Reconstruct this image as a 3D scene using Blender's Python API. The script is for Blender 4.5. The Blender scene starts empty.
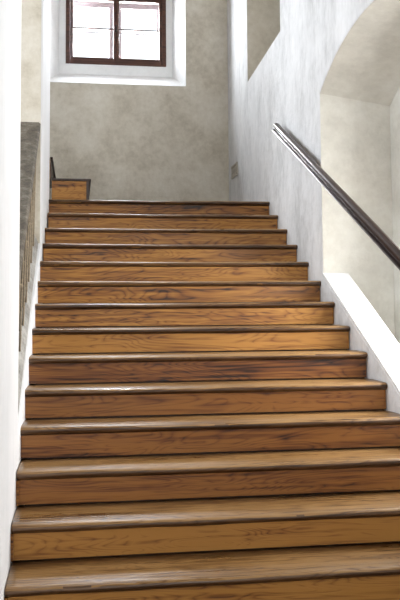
import bpy, bmesh, math, random
from mathutils import Vector, noise, Matrix
from mathutils.geometry import tessellate_polygon
random.seed(5)
COL = bpy.context.scene.collection
T, R = 0.3348, 0.165            # going and rise of the main flight
XR = 2.448                      # right wall plane
YB = 6.50                       # back wall plane
ZL = 13 * R                     # upper landing level
YL = 13 * T
YP = 4.43                       # end of the left pier
ZF = -3 * R                     # lower landing level
ZC = 5.75                       # ceiling

# ------------------------------------------------------------------ helpers
def tag(o, label=None, cat=None, group=None, kind=None):
    if label: o['label'] = label
    if cat: o['category'] = cat
    if group: o['group'] = group
    if kind: o['kind'] = kind
    return o

def link(name, bm, m, parent=None, smooth=False):
    me = bpy.data.meshes.new(name)
    bmesh.ops.recalc_face_normals(bm, faces=bm.faces)
    bm.to_mesh(me); bm.free()
    if smooth:
        for p in me.polygons: p.use_smooth = True
    me.materials.append(m)
    o = bpy.data.objects.new(name, me); COL.objects.link(o)
    if parent:
        o.parent = parent
        o.matrix_parent_inverse = Matrix.Translation(-parent.location)
    return o

def empty(name, loc):
    o = bpy.data.objects.new(name, None); COL.objects.link(o); o.location = loc
    return o

def box(bm, a, b):
    vs = [bm.verts.new((x, y, z)) for x in (a[0], b[0]) for y in (a[1], b[1]) for z in (a[2], b[2])]
    for f in ((0,1,3,2), (4,6,7,5), (0,4,5,1), (2,3,7,6), (0,2,6,4), (1,5,7,3)):
        bm.faces.new([vs[i] for i in f])
    return vs

def one_box(name, a, b, m, parent=None):
    bm = bmesh.new(); box(bm, a, b); return link(name, bm, m, parent)

def slab(bm, outer, holes, f_front, f_back, holes_back=None):
    """flat wall with holes; loops are 2-D, f_front/f_back lift them to 3-D"""
    holes_back = holes_back or holes
    loops_f = [outer] + holes
    loops_b = [outer] + holes_back
    tri = tessellate_polygon([[Vector((p[0], p[1], 0)) for p in lp] for lp in loops_f])
    vf = [bm.verts.new(f_front(*p)) for lp in loops_f for p in lp]
    vb = [bm.verts.new(f_back(*p)) for lp in loops_b for p in lp]
    for t in tri:
        try:
            bm.faces.new([vf[i] for i in t]); bm.faces.new([vb[i] for i in reversed(t)])
        except ValueError: pass
    k = 0
    for lp in loops_f:
        n = len(lp)
        for i in range(n):
            j = (i + 1) % n
            bm.faces.new([vf[k+i], vf[k+j], vb[k+j], vb[k+i]])
        k += n

def soften(o, w=0.012, seg=3):
    b = o.modifiers.new('soft', 'BEVEL'); b.width = w; b.segments = seg
    b.limit_method = 'ANGLE'; b.angle_limit = math.radians(35)
    return o

def rod(bm, p, q, r, seg=12, cap=True):
    p, q = Vector(p), Vector(q); d = (q - p).normalized()
    a = d.orthogonal().normalized(); b = d.cross(a)
    A, B = [], []
    for i in range(seg):
        t = 2*math.pi*i/seg; o = (a*math.cos(t) + b*math.sin(t))*r
        A.append(bm.verts.new(p+o)); B.append(bm.verts.new(q+o))
    for i in range(seg):
        j = (i+1) % seg; bm.faces.new([A[i], A[j], B[j], B[i]])
    if cap: bm.faces.new(A); bm.faces.new(B)

def extrude_profile(bm, prof, path, right):
    """prof: (side, up) points swept along path (list of points) with fixed right vector"""
    rings = []
    for i, p in enumerate(path):
        p = Vector(p)
        d = (Vector(path[min(i+1, len(path)-1)]) - Vector(path[max(i-1, 0)])).normalized()
        r = Vector(right); u = r.cross(d).normalized()
        rings.append([bm.verts.new(p + r*a + u*b) for a, b in prof])
    n = len(prof)
    for A, B in zip(rings, rings[1:]):
        for i in range(n):
            j = (i+1) % n; bm.faces.new([A[i], A[j], B[j], B[i]])
    bm.faces.new(rings[0]); bm.faces.new(rings[-1])

# ------------------------------------------------------------------ materials
def nodes(name):
    m = bpy.data.materials.new(name); m.use_nodes = True
    nt = m.node_tree; b = nt.nodes['Principled BSDF']
    return m, nt, b
def N(nt, t, **kw):
    n = nt.nodes.new(t)
    for k, v in kw.items():
        if hasattr(n, k): setattr(n, k, v)
        else: n.inputs[k].default_value = v
    return n
def ramp(nt, stops):
    r = nt.nodes.new('ShaderNodeValToRGB'); e = r.color_ramp.elements
    while len(e) < len(stops): e.new(0.5)
    for el, (p, c) in zip(e, stops):
        el.position = p; el.color = (*c, 1)
    return r
def lin(h):
    v = [int(h[i:i+2], 16)/255 for i in (0, 2, 4)]
    return tuple(c/12.92 if c <= .04045 else ((c+.055)/1.055)**2.4 for c in v)

def plaster(name, dark, mid, light, bump=0.35, scale=1.0, streak=1.0):
    m, nt, b = nodes(name); L = nt.links
    tc = N(nt, 'ShaderNodeTexCoord')
    mp = N(nt, 'ShaderNodeMapping'); mp.inputs['Scale'].default_value = (scale, scale, scale*streak)
    L.new(tc.outputs['Object'], mp.inputs['Vector'])
    n1 = N(nt, 'ShaderNodeTexNoise'); n1.inputs['Scale'].default_value = 2.2; n1.inputs['Detail'].default_value = 7; n1.inputs['Roughness'].default_value = .62
    n2 = N(nt, 'ShaderNodeTexNoise'); n2.inputs['Scale'].default_value = 14; n2.inputs['Detail'].default_value = 5; n2.inputs['Roughness'].default_value = .7
    L.new(mp.outputs[0], n1.inputs['Vector']); L.new(mp.outputs[0], n2.inputs['Vector'])
    mx = N(nt, 'ShaderNodeMix'); mx.data_type = 'FLOAT'; mx.inputs[0].default_value = .35
    L.new(n1.outputs[0], mx.inputs[2]); L.new(n2.outputs[0], mx.inputs[3])
    r = ramp(nt, [(.32, dark), (.5, mid), (.64, light)])
    L.new(mx.outputs[0], r.inputs[0]); L.new(r.outputs[0], b.inputs['Base Color'])
    b.inputs['Roughness'].default_value = .85
    n3 = N(nt, 'ShaderNodeTexNoise'); n3.inputs['Scale'].default_value = 7; n3.inputs['Detail'].default_value = 8; n3.inputs['Roughness'].default_value = .6
    L.new(tc.outputs['Object'], n3.inputs['Vector'])
    bp = N(nt, 'ShaderNodeBump'); bp.inputs['Strength'].default_value = bump; bp.inputs['Distance'].default_value = .03
    L.new(n3.outputs[0], bp.inputs['Height']); L.new(bp.outputs[0], b.inputs['Normal'])
    return m

def wood(name, cols, rough=(.38, .6), grain_axis='X', knots=True, gz=1.0, bump=.25, spec=.5):
    """grain runs along X; every board takes its own piece of the log"""
    m, nt, b = nodes(name); L = nt.links
    tc = N(nt, 'ShaderNodeTexCoord'); oi = N(nt, 'ShaderNodeObjectInfo')
    off = N(nt, 'ShaderNodeVectorMath', operation='SCALE'); off.inputs[0].default_value = (37.0, 11.0, 23.0)
    L.new(oi.outputs['Random'], off.inputs['Scale'])
    ad = N(nt, 'ShaderNodeVectorMath', operation='ADD')
    L.new(tc.outputs['Object'], ad.inputs[0]); L.new(off.outputs[0], ad.inputs[1])
    mp = N(nt, 'ShaderNodeMapping')
    mp.inputs['Scale'].default_value = (1.0, 7.0, 7.0*gz) if grain_axis == 'X' else (7.0, 1.0, 7.0)
    L.new(ad.outputs[0], mp.inputs['Vector'])
    # long cathedral figure
    wn = N(nt, 'ShaderNodeTexNoise'); wn.inputs['Scale'].default_value = .9; wn.inputs['Detail'].default_value = 2.5; wn.inputs['Distortion'].default_value = .6
    L.new(mp.outputs[0], wn.inputs['Vector'])
    mul = N(nt, 'ShaderNodeMath', operation='MULTIPLY'); mul.inputs[1].default_value = 24.0
    L.new(wn.outputs[0], mul.inputs[0])
    fr = N(nt, 'ShaderNodeMath', operation='PINGPONG'); fr.inputs[1].default_value = .5
    L.new(mul.outputs[0], fr.inputs[0])
    # fine fibres
    mf = N(nt, 'ShaderNodeMapping')
    mf.inputs['Scale'].default_value = (1.8, 55.0, 55.0) if grain_axis == 'X' else (90.0, 3.0, 90.0)
    L.new(ad.outputs[0], mf.inputs['Vector'])
    fn = N(nt, 'ShaderNodeTexNoise'); fn.inputs['Scale'].default_value = 1.0; fn.inputs['Detail'].default_value = 5
    L.new(mf.outputs[0], fn.inputs['Vector'])
    # blotches
    mb = N(nt, 'ShaderNodeMapping'); mb.inputs['Scale'].default_value = (1.6, 5.0, 5.0)
    L.new(ad.outputs[0], mb.inputs['Vector'])
    bn = N(nt, 'ShaderNodeTexNoise'); bn.inputs['Scale'].default_value = 1.0; bn.inputs['Detail'].default_value = 4
    L.new(mb.outputs[0], bn.inputs['Vector'])
    def madd(a, k, c=None):
        n = N(nt, 'ShaderNodeMath', operation='MULTIPLY_ADD'); n.inputs[1].default_value = k
        L.new(a, n.inputs[0])
        if c is None: n.inputs[2].default_value = 0
        elif isinstance(c, (int, float)): n.inputs[2].default_value = c
        else: L.new(c, n.inputs[2])
        return n.outputs[0]
    s = madd(fr.outputs[0], .26, 0.06)
    s = madd(fn.outputs[0], .95, s)
    s = madd(bn.outputs[0], .5, s); s = madd(oi.outputs['Random'], .10, s)
    s = madd(s, 1.0, -.19)
    s = madd(oi.outputs['Random'], .14, s)
    lr = N(nt, 'ShaderNodeMapRange'); lr.inputs['From Max'].default_value = .16; lr.inputs['To Min'].default_value = -.075; lr.inputs['To Max'].default_value = 0
    L.new(fr.outputs[0], lr.inputs['Value']); s = madd(s, 1.0, lr.outputs[0])
    out = s
    if knots:
        mk = N(nt, 'ShaderNodeMapping'); mk.inputs['Scale'].default_value = (2.2, 3.0, 5.0)
        L.new(ad.outputs[0], mk.inputs['Vector'])
        vo = N(nt, 'ShaderNodeTexVoronoi'); vo.inputs['Scale'].default_value = 1.0
        L.new(mk.outputs[0], vo.inputs['Vector'])
        kr = ramp(nt, [(.02, (1, 1, 1)), (.07, (.3, .3, .3)), (.13, (0, 0, 0))])
        L.new(vo.outputs['Distance'], kr.inputs[0])
        out = madd(kr.outputs[0], -.22, s)
    r = ramp(nt, cols); L.new(out, r.inputs[0]); L.new(r.outputs[0], b.inputs['Base Color'])
    rr = N(nt, 'ShaderNodeMapRange'); rr.inputs['From Min'].default_value = .3; rr.inputs['From Max'].default_value = .7
    rr.inputs['To Min'].default_value = rough[0]; rr.inputs['To Max'].default_value = rough[1]
    L.new(bn.outputs[0], rr.inputs['Value']); L.new(rr.outputs[0], b.inputs['Roughness'])
    b.inputs['Specular IOR Level'].default_value = spec
    bp = N(nt, 'ShaderNodeBump'); bp.inputs['Strength'].default_value = bump; bp.inputs['Distance'].default_value = .004
    L.new(out, bp.inputs['Height']); L.new(bp.outputs[0], b.inputs['Normal'])
    return m

def plain(name, col, rough=.5, metal=0.0, bump=0, scale=40):
    m, nt, b = nodes(name); L = nt.links
    tc = N(nt, 'ShaderNodeTexCoord')
    n = N(nt, 'ShaderNodeTexNoise'); n.inputs['Scale'].default_value = scale; n.inputs['Detail'].default_value = 5
    L.new(tc.outputs['Object'], n.inputs['Vector'])
    r = ramp(nt, [(.3, tuple(c*.75 for c in col)), (.7, tuple(min(1, c*1.15) for c in col))])
    L.new(n.outputs[0], r.inputs[0]); L.new(r.outputs[0], b.inputs['Base Color'])
    b.inputs['Roughness'].default_value = rough; b.inputs['Metallic'].default_value = metal
    if bump:
        bp = N(nt, 'ShaderNodeBump'); bp.inputs['Strength'].default_value = bump; bp.inputs['Distance'].default_value = .01
        L.new(n.outputs[0], bp.inputs['Height']); L.new(bp.outputs[0], b.inputs['Normal'])
    return m

M_back = plaster('back_plaster', lin('b0a693'), lin('d0c8b8'), lin('ded8cb'), .22)
M_right = plaster('right_plaster', lin('c0c0c0'), lin('e4e4e5'), lin('f2f2f3'), .4, 1.2, .5)
M_left = plaster('left_plaster', lin('e6e8ea'), lin('f0f1f3'), lin('f6f6f8'), .2, 1.0, .3)
M_reveal = plaster('shaded_reveal_plaster', lin('bcb9b0'), lin('cecbc2'), lin('dad8d0'), .3)
M_white = plaster('sill_plaster', lin('e2e2e2'), lin('ededed'), lin('f4f4f4'), .2)
M_ceil = plaster('ceiling_plaster', lin('d0ccc2'), lin('dcd8cf'), lin('e6e3db'), .1)
M_stone = plaster('grey_stone', lin('3f382e'), lin('665e52'), lin('8b8478'), .8, 5.0)
M_plinth = plaster('plinth_stone', lin('79756e'), lin('a5a29c'), lin('c3c1bc'), .6, 4.0, .6)
M_riser = wood('riser_wood', [(.36, lin('1c0d03')), (.49, lin('4c2a0f')), (.64, lin('82511f')), (.88, lin('b07c38'))], (.45, .65), gz=1.0)
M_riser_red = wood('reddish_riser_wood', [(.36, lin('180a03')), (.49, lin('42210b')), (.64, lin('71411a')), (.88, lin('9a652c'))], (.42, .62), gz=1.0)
M_tread = wood('tread_wood', [(.40, lin('140a04')), (.52, lin('3a2310')), (.66, lin('684722')), (.84, lin('957144'))], (.24, .5), gz=1.0, bump=.8, spec=.45)
M_lip = wood('dark_lip_wood', [(.34, lin('0f0703')), (.52, lin('29170b')), (.75, lin('48301c')), (1.0, lin('6b4e33'))], (.3, .5), bump=.6, spec=.5)
M_dark = wood('dark_wood', [(.40, lin('160c07')), (.7, lin('2c1a10')), (1.0, lin('4a2d1a'))], (.3, .5), knots=False)
M_frame = wood('frame_wood', [(.40, lin('1c0e09')), (.7, lin('3e2015')), (1.0, lin('5c3626'))], (.35, .55), knots=False)
M_outer = plain('outer_sash_paint', lin('5f5355'), .6)
M_rail = plain('rail_metal', lin('3a2925'), .3, .45, 0, 25)
M_dmetal = plain('dark_metal', lin('1e1a19'), .4, .6)
M_iron = plain('iron_paint', lin('a09078'), .7, 0, .3, 60)
M_iron2 = plain('iron_dark', lin('241a12'), .95, 0, .3, 60); M_iron2.node_tree.nodes['Principled BSDF'].inputs['Specular IOR Level'].default_value = .1
M_floor = plain('stone_floor', lin('6b5a48'), .5, 0, .2, 8)
M_vent = plaster('vent_plaster', lin('b5afa3'), lin('d0cac0'), lin('dedad2'), .2)

def glass():
    m, nt, b = nodes('window_glass')
    nt.nodes.remove(b)
    tr = N(nt, 'ShaderNodeBsdfTransparent'); gl = N(nt, 'ShaderNodeBsdfGlossy'); gl.inputs['Roughness'].default_value = .02
    mx = N(nt, 'ShaderNodeMixShader'); mx.inputs[0].default_value = .06
    nt.links.new(tr.outputs[0], mx.inputs[1]); nt.links.new(gl.outputs[0], mx.inputs[2])
    nt.links.new(mx.outputs[0], nt.nodes['Material Output'].inputs[0])
    return m
M_glass = glass()

# ------------------------------------------------------------------ the setting
def sl(y, a, y0=0.0, k=R/T): return a + k*(y - y0)      # line parallel to the flight

# right wall with arched niche and the upper opening
NY0, NY1, NZS, NZA, NF = .36, 2.60, 2.775, 3.06, .12
def arch(y0, y1, zs, za, zb, n=28):
    w = (y1-y0)/2; h = za-zs; rad = (w*w+h*h)/(2*h); cy = (y0+y1)/2; cz = za-rad
    a = math.asin(w/rad)
    pts = [(y0, zb)] + [(y1, zb)]
    for i in range(n+1):
        t = a - 2*a*i/n
        pts.append((cy+rad*math.sin(t), cz+rad*math.cos(t)))
    return pts
WT = .56                                                # wall thickness to the niche window wall
bm = bmesh.new()
outer = [(-5.5, ZF-.2), (YB+.05, ZF-.2), (YB+.05, ZC), (-5.5, ZC)]
op = [(3.81, 3.675), (5.31, 3.60), (5.31, 5.2), (3.81, 5.2)]
slab(bm, outer, [arch(NY0, NY1, NZS, NZA, NF), op],
     lambda y, z: (XR, y, z), lambda y, z: (XR+WT, y, z),
     [arch(NY0, NY1-.02, NZS-.09, NZA-.09, NF), op])
wr = soften(link('wall_right', bm, M_right)); tag(wr, kind='structure')
# reveal linings: thin skins with warm bounce and dimmer light painted into their colour
def lining(name, pts_f, pts_b, xf, xb, mat):
    bm = bmesh.new()
    A = [bm.verts.new((xf, *p)) for p in pts_f]; B = [bm.verts.new((xb, *p)) for p in pts_b]
    for i in range(len(A)-1): bm.faces.new([A[i], A[i+1], B[i+1], B[i]])
    o = link(name, bm, mat)
    s = o.modifiers.new('t', 'SOLIDIFY'); s.thickness = .006; s.offset = 0
    return o
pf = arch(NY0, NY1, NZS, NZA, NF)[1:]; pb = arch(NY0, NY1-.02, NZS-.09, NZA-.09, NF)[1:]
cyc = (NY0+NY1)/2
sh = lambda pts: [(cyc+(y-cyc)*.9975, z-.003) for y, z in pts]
o = lining('shade_skin_1', sh(pf), sh(pb), XR+.004, XR+WT-.001, M_reveal); tag(o, kind='structure')
o = lining('shade_skin_2', [(5.308, 3.61), (5.308, 5.19)], [(5.308, 3.61), (5.308, 5.19)], XR+.004, XR+WT-.001, M_back); tag(o, kind='structure')
# niche window wall and its window opening (daylight side of the niche)
bm = bmesh.new()
slab(bm, [(.0, -.3), (2.9, -.3), (2.9, 3.3), (.0, 3.3)], [[(.55, .75), (1.95, .75), (1.95, 2.45), (.55, 2.45)]],
     lambda y, z: (XR+WT, y, z), lambda y, z: (XR+WT+.35, y, z))
o = link('wall_niche', bm, M_reveal); tag(o, kind='structure')
bm = bmesh.new()
slab(bm, [(3.5, 3.3), (5.6, 3.3), (5.6, 5.5), (3.5, 5.5)], [], lambda y, z: (XR+WT, y, z), lambda y, z: (XR+WT+.1, y, z))
o = link('wall_recess', bm, M_back); tag(o, kind='structure')
w2 = empty('window_2', (XR+WT+.2, 1.25, .75)); tag(w2, kind='structure')
bm = bmesh.new()
X0 = XR+WT+.17
for a, b in (((X0, .55, .75), (X0+.06, .61, 2.45)), ((X0, 1.89, .75), (X0+.06, 1.95, 2.45)), ((X0, .61, .75), (X0+.06, 1.89, .81)),
             ((X0, .61, 2.39), (X0+.06, 1.89, 2.45)), ((X0, 1.22, .81), (X0+.06, 1.28, 2.39)), ((X0+.01, .61, 1.6), (X0+.05, 1.89, 1.63))): box(bm, a, b)
link('window_frame', bm, M_frame, w2)
one_box('pane', (X0+.025, .61, .81), (X0+.030, 1.89, 2.39), M_glass, w2)
# parapet of the niche: sloping sill over it
bm = bmesh.new()
zs = lambda y: 1.375 + (y-2.60)*.505
def prism(bm, pts, x0, x1):
    A = [bm.verts.new((x0, *p)) for p in pts]; B = [bm.verts.new((x1, *p)) for p in pts]
    n = len(pts)
    for i in range(n):
        j = (i+1) % n; bm.faces.new([A[i], A[j], B[j], B[i]])
    bm.faces.new(A); bm.faces.new(B)
prism(bm, [(NY0, NF-.1), (NY1+.01, NF-.1), (NY1+.01, zs(NY1)-.02), (NY0, zs(NY0)-.02)], XR, XR+.19)
o = soften(link('wall_parapet', bm, M_right), .006); tag(o, kind='structure')
bm = bmesh.new()
prism(bm, [(NY0+.002, zs(NY0)-.02), (NY1-.002, zs(NY1)-.02), (NY1-.002, zs(NY1)+.004), (NY0+.002, zs(NY0)+.004)], XR, XR+.205)
o = soften(link('trim_3', bm, M_white), .008); tag(o, kind='structure')

# back wall with the splayed window recess
def rect(x0, x1, z0, z1): return [(x0, z0), (x1, z0), (x1, z1), (x0, z1)]
bm = bmesh.new()
slab(bm, rect(-2.4, XR+.02, ZF-.2, ZC), [rect(.20, 1.921, 3.85, 5.40)], lambda x, z: (x, YB, z), lambda x, z: (x, YB+.30, z),
     [rect(.355, 1.790, 4.045, 5.24)])
o = soften(link('wall_back', bm, M_back), .01); tag(o, kind='structure')
bm = bmesh.new()
FX0, FX1, FZ0, FZ1 = .455, 1.695, 4.19, 5.085
slab(bm, rect(.2, 2.0, 3.8, 5.5), [rect(FX0, FX1, FZ0, FZ1)], lambda x, z: (x, YB+.30, z), lambda x, z: (x, YB+.62, z))
o = link('wall_recess', bm, M_white); tag(o, kind='structure')
bm = bmesh.new()   # white plaster lining of the splays
A = rect(.203, 1.918, 3.853, 5.397); B = rect(.358, 1.787, 4.048, 5.237)
va = [bm.verts.new((x, YB-.002, z)) for x, z in A]; vb = [bm.verts.new((x, YB+.299, z)) for x, z in B]
for i in range(4):
    j = (i+1) % 4; bm.faces.new([va[i], va[j], vb[j], vb[i]])
o = link('trim_4', bm, M_white); s = o.modifiers.new('t', 'SOLIDIFY'); s.thickness = .006; s.offset = 0
tag(o, kind='structure')

# the double window
w1 = empty('window_1', ((FX0+FX1)/2, YB+.32, FZ0)); tag(w1, kind='structure')
def frame_ring(bm, x0, x1, z0, z1, y0, y1, w):
    box(bm, (x0, y0, z0), (x0+w, y1, z1)); box(bm, (x1-w, y0, z0), (x1, y1, z1))
    box(bm, (x0+w, y0, z0), (x1-w, y1, z0+w)); box(bm, (x0+w, y0, z1-w), (x1-w, y1, z1))
yf = YB+.285
bm = bmesh.new(); frame_ring(bm, FX0-.012, FX1+.012, FZ0-.012, FZ1+.012, yf, yf+.07, .052)
soften(link('window_frame', bm, M_frame, w1), .006)
xm = (FX0+FX1)/2 - .005
for s, (a, b) in enumerate(((FX0+.042, xm+.004), (xm+.004, FX1-.042))):
    bm = bmesh.new(); frame_ring(bm, a, b, FZ0+.042, FZ1-.042, yf+.012, yf+.055, .036)
    sa = soften(link('sash', bm, M_frame, w1), .004)
    sa['label'] = 'inner sash'
    one_box('glazing_bar', (a+.036, yf+.022, 4.635), (b-.036, yf+.046, 4.652), M_frame, sa)
    one_box('pane', (a+.036, yf+.030, FZ0+.078), (b-.036, yf+.034, FZ1-.078), M_glass, sa)
bm = bmesh.new(); rod(bm, (xm+.004, yf+.006, 4.60), (xm+.004, yf+.006, 4.69), .010); rod(bm, (xm+.004, yf+.012, 4.64), (xm+.004, yf-.025, 4.64), .007)
link('window_handle', bm, M_dmetal, w1, True)
for a, b in ((FX0+.01, xm+.004), (xm+.004, FX1-.01)):
    bm = bmesh.new(); frame_ring(bm, a, b, FZ0+.01, FZ1-.01, yf+.255, yf+.295, .075)
    sa = link('outer_sash', bm, M_outer, w1); sa['label'] = 'outer sash of the double window, paler wood'
    one_box('glazing_bar', (a+.075, yf+.262, 4.66), (b-.075, yf+.285, 4.675), M_outer, sa)
    one_box('pane', (a+.075, yf+.272, FZ0+.085), (b-.075, yf+.276, FZ1-.085), M_glass, sa)

# left wall: near pier, balustraded opening, far pier
def xl(y, z):
    k = min(1, max(0, (y-2.6)/1.8)); return (.298 + .032*k, y, z)
bm = bmesh.new()
zb = lambda y: sl(y, .045, 0, .497)
lo_out = [(-5.5, ZF-.2), (YP, ZF-.2), (YP, ZC), (-5.5, ZC)]
lo_hole = [(.80, zb(.80)), (3.19, zb(3.19)), (3.19, 4.9), (.80, 4.9)]
slab(bm, lo_out, [lo_hole], xl, lambda y, z: (-.30, y, z))
o = soften(link('wall_left', bm, M_left), .018, 4); tag(o, kind='structure')
bm = bmesh.new()
vs = [(.296, 3.186), (-.29, 3.186)]
a = [bm.verts.new((x, y, z)) for z in (zb(3.19)+.01, 4.89) for x, y in vs]
bm.faces.new([a[0], a[1], a[3], a[2]])
o = link('shade_skin_5', bm, M_back); s = o.modifiers.new('t', 'SOLIDIFY'); s.thickness = .008; s.offset = 0  # beige skin: the jamb's dimmer light is painted into its colour
tag(o, kind='structure')
# stone plinth of the balustrade, moulded, running up the opening
prof = [(.0, -.02), (.282, -.02), (.282, .030), (.274, .040), (.272, .055), (.262, .062), (.258, .085), (.246, .092), (.10, .092), (.0, .092)]
bm = bmesh.new()
rings = []
for y in [.802 + i*(3.18-.802)/10 for i in range(11)]:
    rings.append([bm.verts.new((x, y, zb(y)+z)) for x, z in prof])
for A, B in zip(rings, rings[1:]):
    for i in range(len(prof)):
        j = (i+1) % len(prof); bm.faces.new([A[i], A[j], B[j], B[i]])
bm.faces.new(rings[0]); bm.faces.new(rings[-1])
o = soften(link('trim_6', bm, M_plinth), .004); tag(o, kind='structure')

# outer left wall, front wall, floors, ceiling
bm = bmesh.new()
slab(bm, [(-5.5, ZF-.2), (YB+.3, ZF-.2), (YB+.3, ZC), (-5.5, ZC)], [[(.8, 2.9), (2.3, 2.9), (2.3, 4.5), (.8, 4.5)]], lambda y, z: (-2.4, y, z), lambda y, z: (-2.7, y, z))
tag(link('wall_far_left', bm, M_left), kind='structure')
w4 = empty('added_window_4', (-2.5, 1.55, 2.9)); tag(w4, kind='structure')  # unseen window, added to light the right wall through the opening
bm = bmesh.new()
for a, b in (((-2.56, .8, 2.9), (-2.5, .87, 4.5)), ((-2.56, 2.23, 2.9), (-2.5, 2.3, 4.5)), ((-2.56, .87, 2.9), (-2.5, 2.23, 2.97)), ((-2.56, .87, 4.43), (-2.5, 2.23, 4.5)), ((-2.56, 1.52, 2.97), (-2.5, 1.58, 4.43))): box(bm, a, b)
link('window_frame', bm, M_frame, w4)  # frame of the added far left window
bm = bmesh.new()
slab(bm, rect(-2.6, XR+WT, ZF-.2, ZC), [rect(.45, 2.30, 1.2, 3.9)], lambda x, z: (x, -5.5, z), lambda x, z: (x, -5.8, z))
tag(link('wall_front', bm, M_left), kind='structure')
w3 = empty('added_window_3', (1.37, -5.6, 1.2)); tag(w3, kind='structure')  # unseen window behind the camera, added to let in fill light
bm = bmesh.new(); frame_ring(bm, .45, 2.30, 1.2, 3.9, -5.7, -5.63, .07); box(bm, (1.34, -5.7, 1.27), (1.41, -5.63, 3.83)); box(bm, (.52, -5.69, 2.6), (1.34, -5.64, 2.65)); box(bm, (1.41, -5.69, 2.6), (2.23, -5.64, 2.65))
link('window_frame', bm, M_frame, w3)  # frame of the added front window
bm = bmesh.new(); box(bm, (-2.6, -5.8, ZC), (XR+WT, YB+.3, ZC+.2)); tag(link('ceiling', bm, M_ceil), kind='structure')
bm = bmesh.new(); box(bm, (-2.6, -5.8, ZF-.25), (XR+WT, YB+.3, ZF-.001)); tag(link('floor', bm, M_floor), kind='structure')
bm = bmesh.new(); box(bm, (-2.4, YL+.30, ZL-.2), (XR, YB, ZL-.001)); tag(link('floor_landing', bm, M_floor), kind='structure')

# ------------------------------------------------------------------ main flight
XLn = [.308, .306, .306, .297, .295, .297, .297, .297, .300, .302, .315, .318, .331, .326]
st = empty('staircase', (1.37, 0, ZF))
tag(st, 'broad flight of worn brown wooden stairs climbing between two plastered walls', 'staircase')
def tread_mesh(n, x0, x1, depth):
    bm = bmesh.new()
    y0, z0 = n*T, n*R
    th = .044 if n < 5 else .042
    seg = 56; rings = []
    dz = random.uniform(-.002, .002); tw = random.uniform(-.004, .004)
    for i in range(seg+1):
        u = i/seg; x = x0 + (x1-x0)*u
        wear = .006*math.exp(-((u-.45)/.28)**2)                       # worn hollow where people walk
        w1_ = .0035*noise.noise(Vector((x*2.3, n*7.1, .3))) + .002*noise.noise(Vector((x*9, n*3.3, 4)))
        w2_ = .004*noise.noise(Vector((x*3.1, n*5.7, 9.3))) + .0015*noise.noise(Vector((x*17, n*5.7, 2)))
        z = z0 + dz + tw*(u-.5); y = y0 + w1_
        P = [(y0+depth, z0-.006), (y0+depth, z0-th), (y-.018, z-th+w2_),
             (y-.032, z-th+.005+w2_), (y-.041, z-th+.013+w2_), (y-.046, z-th*.52), (y-.043, z-.012+w1_-wear*.6), (y-.034, z-.005+w1_-wear), (y-.020, z-.001+w1_*.5-wear),
             (y+.01, z-wear*.8), (y+.10, z-wear*.5), (y+.2, z0-wear*.2)]
        rings.append([bm.verts.new((x, a, b)) for a, b in P])
    n_ = len(P)
    for A, B in zip(rings, rings[1:]):
        for i in range(n_):
            j = (i+1) % n_; bm.faces.new([A[i], A[j], B[j], B[i]])
    bm.faces.new(rings[0]); bm.faces.new(rings[-1])
    return bm
for n in range(-2, 14):
    x0 = XLn[max(n, 0)]; x1 = XR - .004
    depth = T + .004 if n < 13 else .31
    o = link('tread', tread_mesh(n, x0, x1, depth), M_tread, st, True)
    o.data.materials.append(M_lip)                                      # front lip and lower nosing faces take a darker wood
    for p in o.data.polygons:
        c = p.center
        if c.y < n*T - .0405 or (c.z < n*R - .030 and c.y < n*T): p.material_index = 1
    # riser: a board with a slightly uneven face, a hair off the treads above and below
    bm = bmesh.new(); segs = 24; yr = n*T - .020; rings = []
    zt, zb_ = n*R - .043, (n-1)*R + .004
    for i in range(segs+1):
        x = x0 + .004 + (x1-.006-x0)*i/segs
        w = .003*noise.noise(Vector((x*1.7, n*3.7, 1)))
        rings.append([bm.verts.new(p) for p in ((x, yr+w, zb_), (x, yr+w, zt), (x, yr+.02, zt), (x, yr+.02, zb_))])
    for A, B in zip(rings, rings[1:]):
        for i in range(4):
            j = (i+1) % 4; bm.faces.new([A[i], A[j], B[j], B[i]])
    bm.faces.new(rings[0]); bm.faces.new(rings[-1])
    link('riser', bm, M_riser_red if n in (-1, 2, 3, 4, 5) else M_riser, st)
for n in (0, 1, 2):
    x0 = XLn[n]
    one_box('side_block', (.294, n*T-.034, (n-1)*R+.003), (x0+.008, n*T-.018, n*R-.044), M_riser, st)
bm = bmesh.new()   # dark carcass below the treads
pts = []
for n in range(-2, 14):
    pts += [(n*T+.004, (n-1)*R-.046), (n*T+.004, n*R-.046)]
pts += [(YL+.30, 13*R-.046), (YL+.30, ZF+.001)]
prism(bm, [(pts[0][0], ZF+.001)] + pts[1:], .34, XR-.01)
c = link('carriage', bm, M_dark, st)

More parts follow.
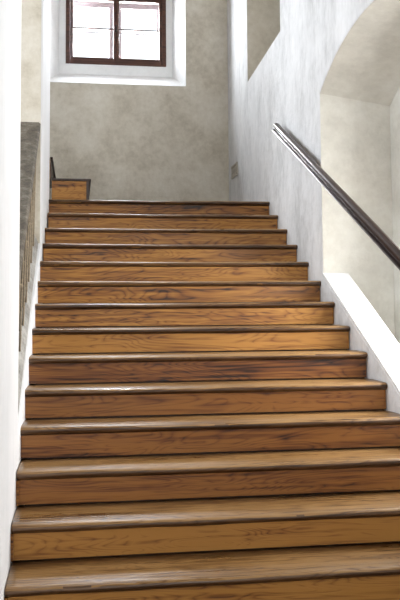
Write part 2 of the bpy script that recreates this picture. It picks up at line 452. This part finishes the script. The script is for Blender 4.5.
# ------------------------------------------------------------------ upper flight, turning left off the landing
u = empty('staircase', (.50, 4.47, ZL))
tag(u, 'dark-edged wooden steps turning left off the top landing below the window', 'staircase')
for k in range(4):
    xe = .722 - .362*k; z1 = ZL + .205*(k+1); z0 = ZL + .205*k
    y0 = YL + .07 if k < 2 else YP + .01
    xw = xe-.37
    hid = k >= 1
    if k < 2:
        bm = bmesh.new(); box(bm, (xw if k == 0 else .335, y0, z0+.002), (xe-.045, y0+.02, z1-.018))
        link('side_panel', bm, M_riser, u)
        bm = bmesh.new()
        lean = .0 if k == 0 else .02
        box(bm, (xe-.045 if k == 0 else max(.34, xe-.03), y0-.006, z0+.002), (xe-.018, 6.35, z1-.018)); link('riser', bm, M_dark, u)
    else:
        bm = bmesh.new(); box(bm, (xe-.04, y0, z0+.002), (xe-.018, 6.35, z1-.018)); link('riser', bm, M_dark, u)
    yy = y0-.015 if k < 2 else y0
    bm = bmesh.new(); box(bm, (max(xw, .335) if k < 2 else xw, yy, z1-.018), (xe, 6.35, z1+.006))
    soften(link('tread', bm, M_dark, u), .006)
    if k:
        bm = bmesh.new(); box(bm, (xw, YP+.012, z1-.018), (.33, 6.35, z1+.005))
        if k == 1: link('tread', bm, M_dark, u)
        else: bm.free()

# ------------------------------------------------------------------ handrail on the right wall
hr = empty('handrail', (2.37, -1.2, .2))
tag(hr, 'dark brown metal handrail sloping up the right wall across the arched niche', 'handrail')
PA, PB = Vector((2.372, 3.70, 2.744)), Vector((2.372, .86, 1.385))
dr = (PB-PA).normalized(); PE = PA + dr*5.6
prof = []
for i in range(9): t = math.radians(-20 + 220*i/8); prof.append((.027*math.cos(t), .014+.025*math.sin(t)))
prof += [(-.012, -.006), (-.010, -.014), (-.010, -.020)]
for i in range(9): t = math.radians(110 + 320*i/8); prof.append((.036*math.cos(t), -.032+.011*math.sin(t)))
prof += [(.010, -.020), (.010, -.014), (.012, -.006)]
bm = bmesh.new(); extrude_profile(bm, prof, [PE, PA], (1, 0, 0))
rl = soften(link('rail', bm, M_rail, hr), .001, 1)
bm = bmesh.new(); pe = [(a*.93, b*.93) for a, b in prof]; extrude_profile(bm, pe, [PA, PA-dr*.012], (1, 0, 0)); link('end_cap', bm, M_dmetal, hr)
for s in (.10, .98, 3.7, 5.3):
    p = PA + dr*s; q = p + Vector((0, 0, -.055))
    bm = bmesh.new(); rod(bm, p+Vector((0, 0, -.02)), q, .008); rod(bm, q, q+Vector((XR-.004-q.x, 0, 0)), .008)
    bmesh.ops.create_uvsphere(bm, u_segments=12, v_segments=8, radius=.011, matrix=Matrix.Translation(q))
    br = link('bracket', bm, M_dmetal, hr, True)
    bm = bmesh.new(); rod(bm, (XR-.008, q.y, q.z), (XR+.001, q.y, q.z), .026, 20); link('wall_plate', bm, M_dmetal, br)

# ------------------------------------------------------------------ balustrade in the left opening
ba = empty('balustrade', (.2, .82, zb(.82)+.092))
tag(ba, 'grey stone coping over wrought iron balustrade in the left wall opening', 'balustrade')
zc = lambda y: 2.52 + (y-3.18)*.565
bm = bmesh.new(); rings = []
cp = [(-.20, .0), (.236, .0), (.262, .010), (.296, .040), (.298, .085), (.285, .100), (-.20, .100)]
for i in range(13):
    y = .812 + (3.175-.812)*i/12
    rings.append([bm.verts.new((x, y, zc(y)+z)) for x, z in cp])
for A, B in zip(rings, rings[1:]):
    for i in range(len(cp)):
        j = (i+1) % len(cp); bm.faces.new([A[i], A[j], B[j], B[i]])
bm.faces.new(rings[0]); bm.faces.new(rings[-1])
soften(link('coping', bm, M_stone, ba), .004)
zt = lambda y: zb(y)+.092
bm = bmesh.new()
def flat(bm, x, w, y0, y1, f, dz, h):
    prism(bm, [(y0, f(y0)+dz), (y1, f(y1)+dz), (y1, f(y1)+dz+h), (y0, f(y0)+dz+h)], x, x+w)
flat(bm, .246, .016, .82, 3.17, zc, -.085, .087)
link('top_bar', bm, M_iron2, ba)
bm = bmesh.new(); flat(bm, .258, .012, .82, 2.7, zc, -.105, .014); tb = link('trim_bar', bm, M_iron, ba)
bm = bmesh.new(); flat(bm, .195, .035, .82, 3.17, zt, .03, .03); link('bottom_bar', bm, M_iron2, ba)
ys = [.84+.29*i for i in range(8)]
for i, y in enumerate(ys):
    y2 = min(y+.30, 3.15)
    a, b = (.262, y, zt(y)+.03), (.262, y2, zc(y2)-.08)
    c_, d_ = (.262, y2, zt(y2)+.03), (.262, y, zc(y)-.08)
    bm = bmesh.new(); rod(bm, a, b, .006, 8); bar = link('lattice_bar', bm, M_iron, ba, True)
    bm = bmesh.new(); rod(bm, (c_[0]-.014, *c_[1:]), (d_[0]-.014, *d_[1:]), .008, 8); link('lattice_bar', bm, M_iron2, ba, True)
    m_ = (Vector(a)+Vector(b))/2
    bm = bmesh.new(); bmesh.ops.create_uvsphere(bm, u_segments=12, v_segments=8, radius=.014, matrix=Matrix.Translation((.256, m_.y, (m_.z+(zt(y)+zc(y2))/2)/2)))
    link('collar', bm, M_iron, ba, True)
    bm = bmesh.new(); rod(bm, (.236, y, zt(y)-.04), (.236, y, zc(y)-.05), .011, 8); link('baluster', bm, M_iron2, ba, True)
    # scroll ring in each bay
    bm = bmesh.new(); k = 20; cy_, cz_ = y+.15, (zt(y+.15)+zc(y+.15))/2
    for q in range(k):
        t0, t1 = 2*math.pi*q/k, 2*math.pi*(q+1)/k
        rod(bm, (.240, cy_+.10*math.cos(t0), cz_+.16*math.sin(t0)), (.240, cy_+.10*math.cos(t1), cz_+.16*math.sin(t1)), .007, 6, False)
    link('ring', bm, M_iron2, ba, True)

# ------------------------------------------------------------------ small vent on the right wall
v = empty('wall_vent', (XR, 6.08, 2.665)); tag(v, 'small plaster-coloured vent grille low on the right wall by the landing corner', 'vent')
bm = bmesh.new(); y0, y1, z0, z1 = 5.89, 6.27, 2.665, 2.815
box(bm, (XR-.016, y0, z1-.018), (XR+.002, y1, z1)); box(bm, (XR-.016, y0, z0), (XR+.002, y1, z0+.018))
box(bm, (XR-.010, y0, z0+.018), (XR+.002, y0+.02, z1-.018)); box(bm, (XR-.010, y1-.02, z0+.018), (XR+.002, y1, z1-.018))
link('vent_frame', bm, M_vent, v)
for q in range(3):
    zz = z0+.030+q*.032
    bm = bmesh.new(); prism(bm, [(y0+.02, zz), (y1-.02, zz), (y1-.02, zz+.006), (y0+.02, zz+.006)], XR-.012, XR+.001)
    link('slat', bm, M_vent, v)
one_box('backing', (XR-.002, y0+.02, z0+.018), (XR+.001, y1-.02, z1-.018), M_vent, v)

# ------------------------------------------------------------------ light
sc = bpy.context.scene
W = bpy.data.worlds.new('sky'); sc.world = W; W.use_nodes = True
bg = W.node_tree.nodes['Background']; bg.inputs[0].default_value = (.90, .95, 1.0, 1); bg.inputs[1].default_value = 2.2
def area(name, loc, target, sx, sy, power, col):
    l = bpy.data.lights.new(name, 'AREA'); l.shape = 'RECTANGLE'; l.size = sx; l.size_y = sy; l.energy = power; l.color = col
    o = bpy.data.objects.new(name, l); COL.objects.link(o); o.location = loc
    o.rotation_euler = (Vector(target)-Vector(loc)).to_track_quat('-Z', 'Y').to_euler()
    l.cycles.is_portal = False
    return o
area('daylight_back_window', (1.07, YB+.75, 4.75), (1.3, YB-.6, 4.1), 1.5, 1.1, 480, (.90, .95, 1.0))
area('daylight_niche_window', (XR+WT+.5, 1.25, 1.75), (XR, 1.30, 1.35), 1.3, 1.6, 120, (1.0, .99, .965))
area('added_front_fill', (1.37, -5.9, 2.6), (1.37, 3, 2.6), 1.7, 2.0, 65, (1.0, .95, .88))  # added fill lamp behind the camera, outside the added front window

area('added_far_left_light', (-2.95, 1.35, 3.8), (2.4, 3.6, 2.9), 1.4, 1.5, 135, (.92, .96, 1.0))  # added side lamp, brightens the right wall from the unseen left room

# ------------------------------------------------------------------ camera
cam = bpy.data.cameras.new('camera'); co = bpy.data.objects.new('camera', cam); COL.objects.link(co)
right = Vector((0.98916587, -0.14663797, -0.00694191)); up = Vector((-0.00354719, -0.07114825, 0.99745944)); fwd = Vector((0.14675933, 0.98662821, 0.07089758))
mt = Matrix((right, up, -fwd)).transposed().to_4x4(); mt.translation = Vector((0.58682677, -3.5508298, 1.11859482))
co.matrix_world = mt
cam.sensor_fit = 'VERTICAL'; cam.sensor_height = 36; cam.lens = 831.8322*36/600
cam.shift_y = -(300-248.497)/600
cam.clip_start = .05
sc.camera = co
vs_ = sc.view_settings
vs_.view_transform = 'Standard'; vs_.look = 'None'; vs_.gamma = 1; vs_.exposure = 0.2; vs_.use_curve_mapping = False
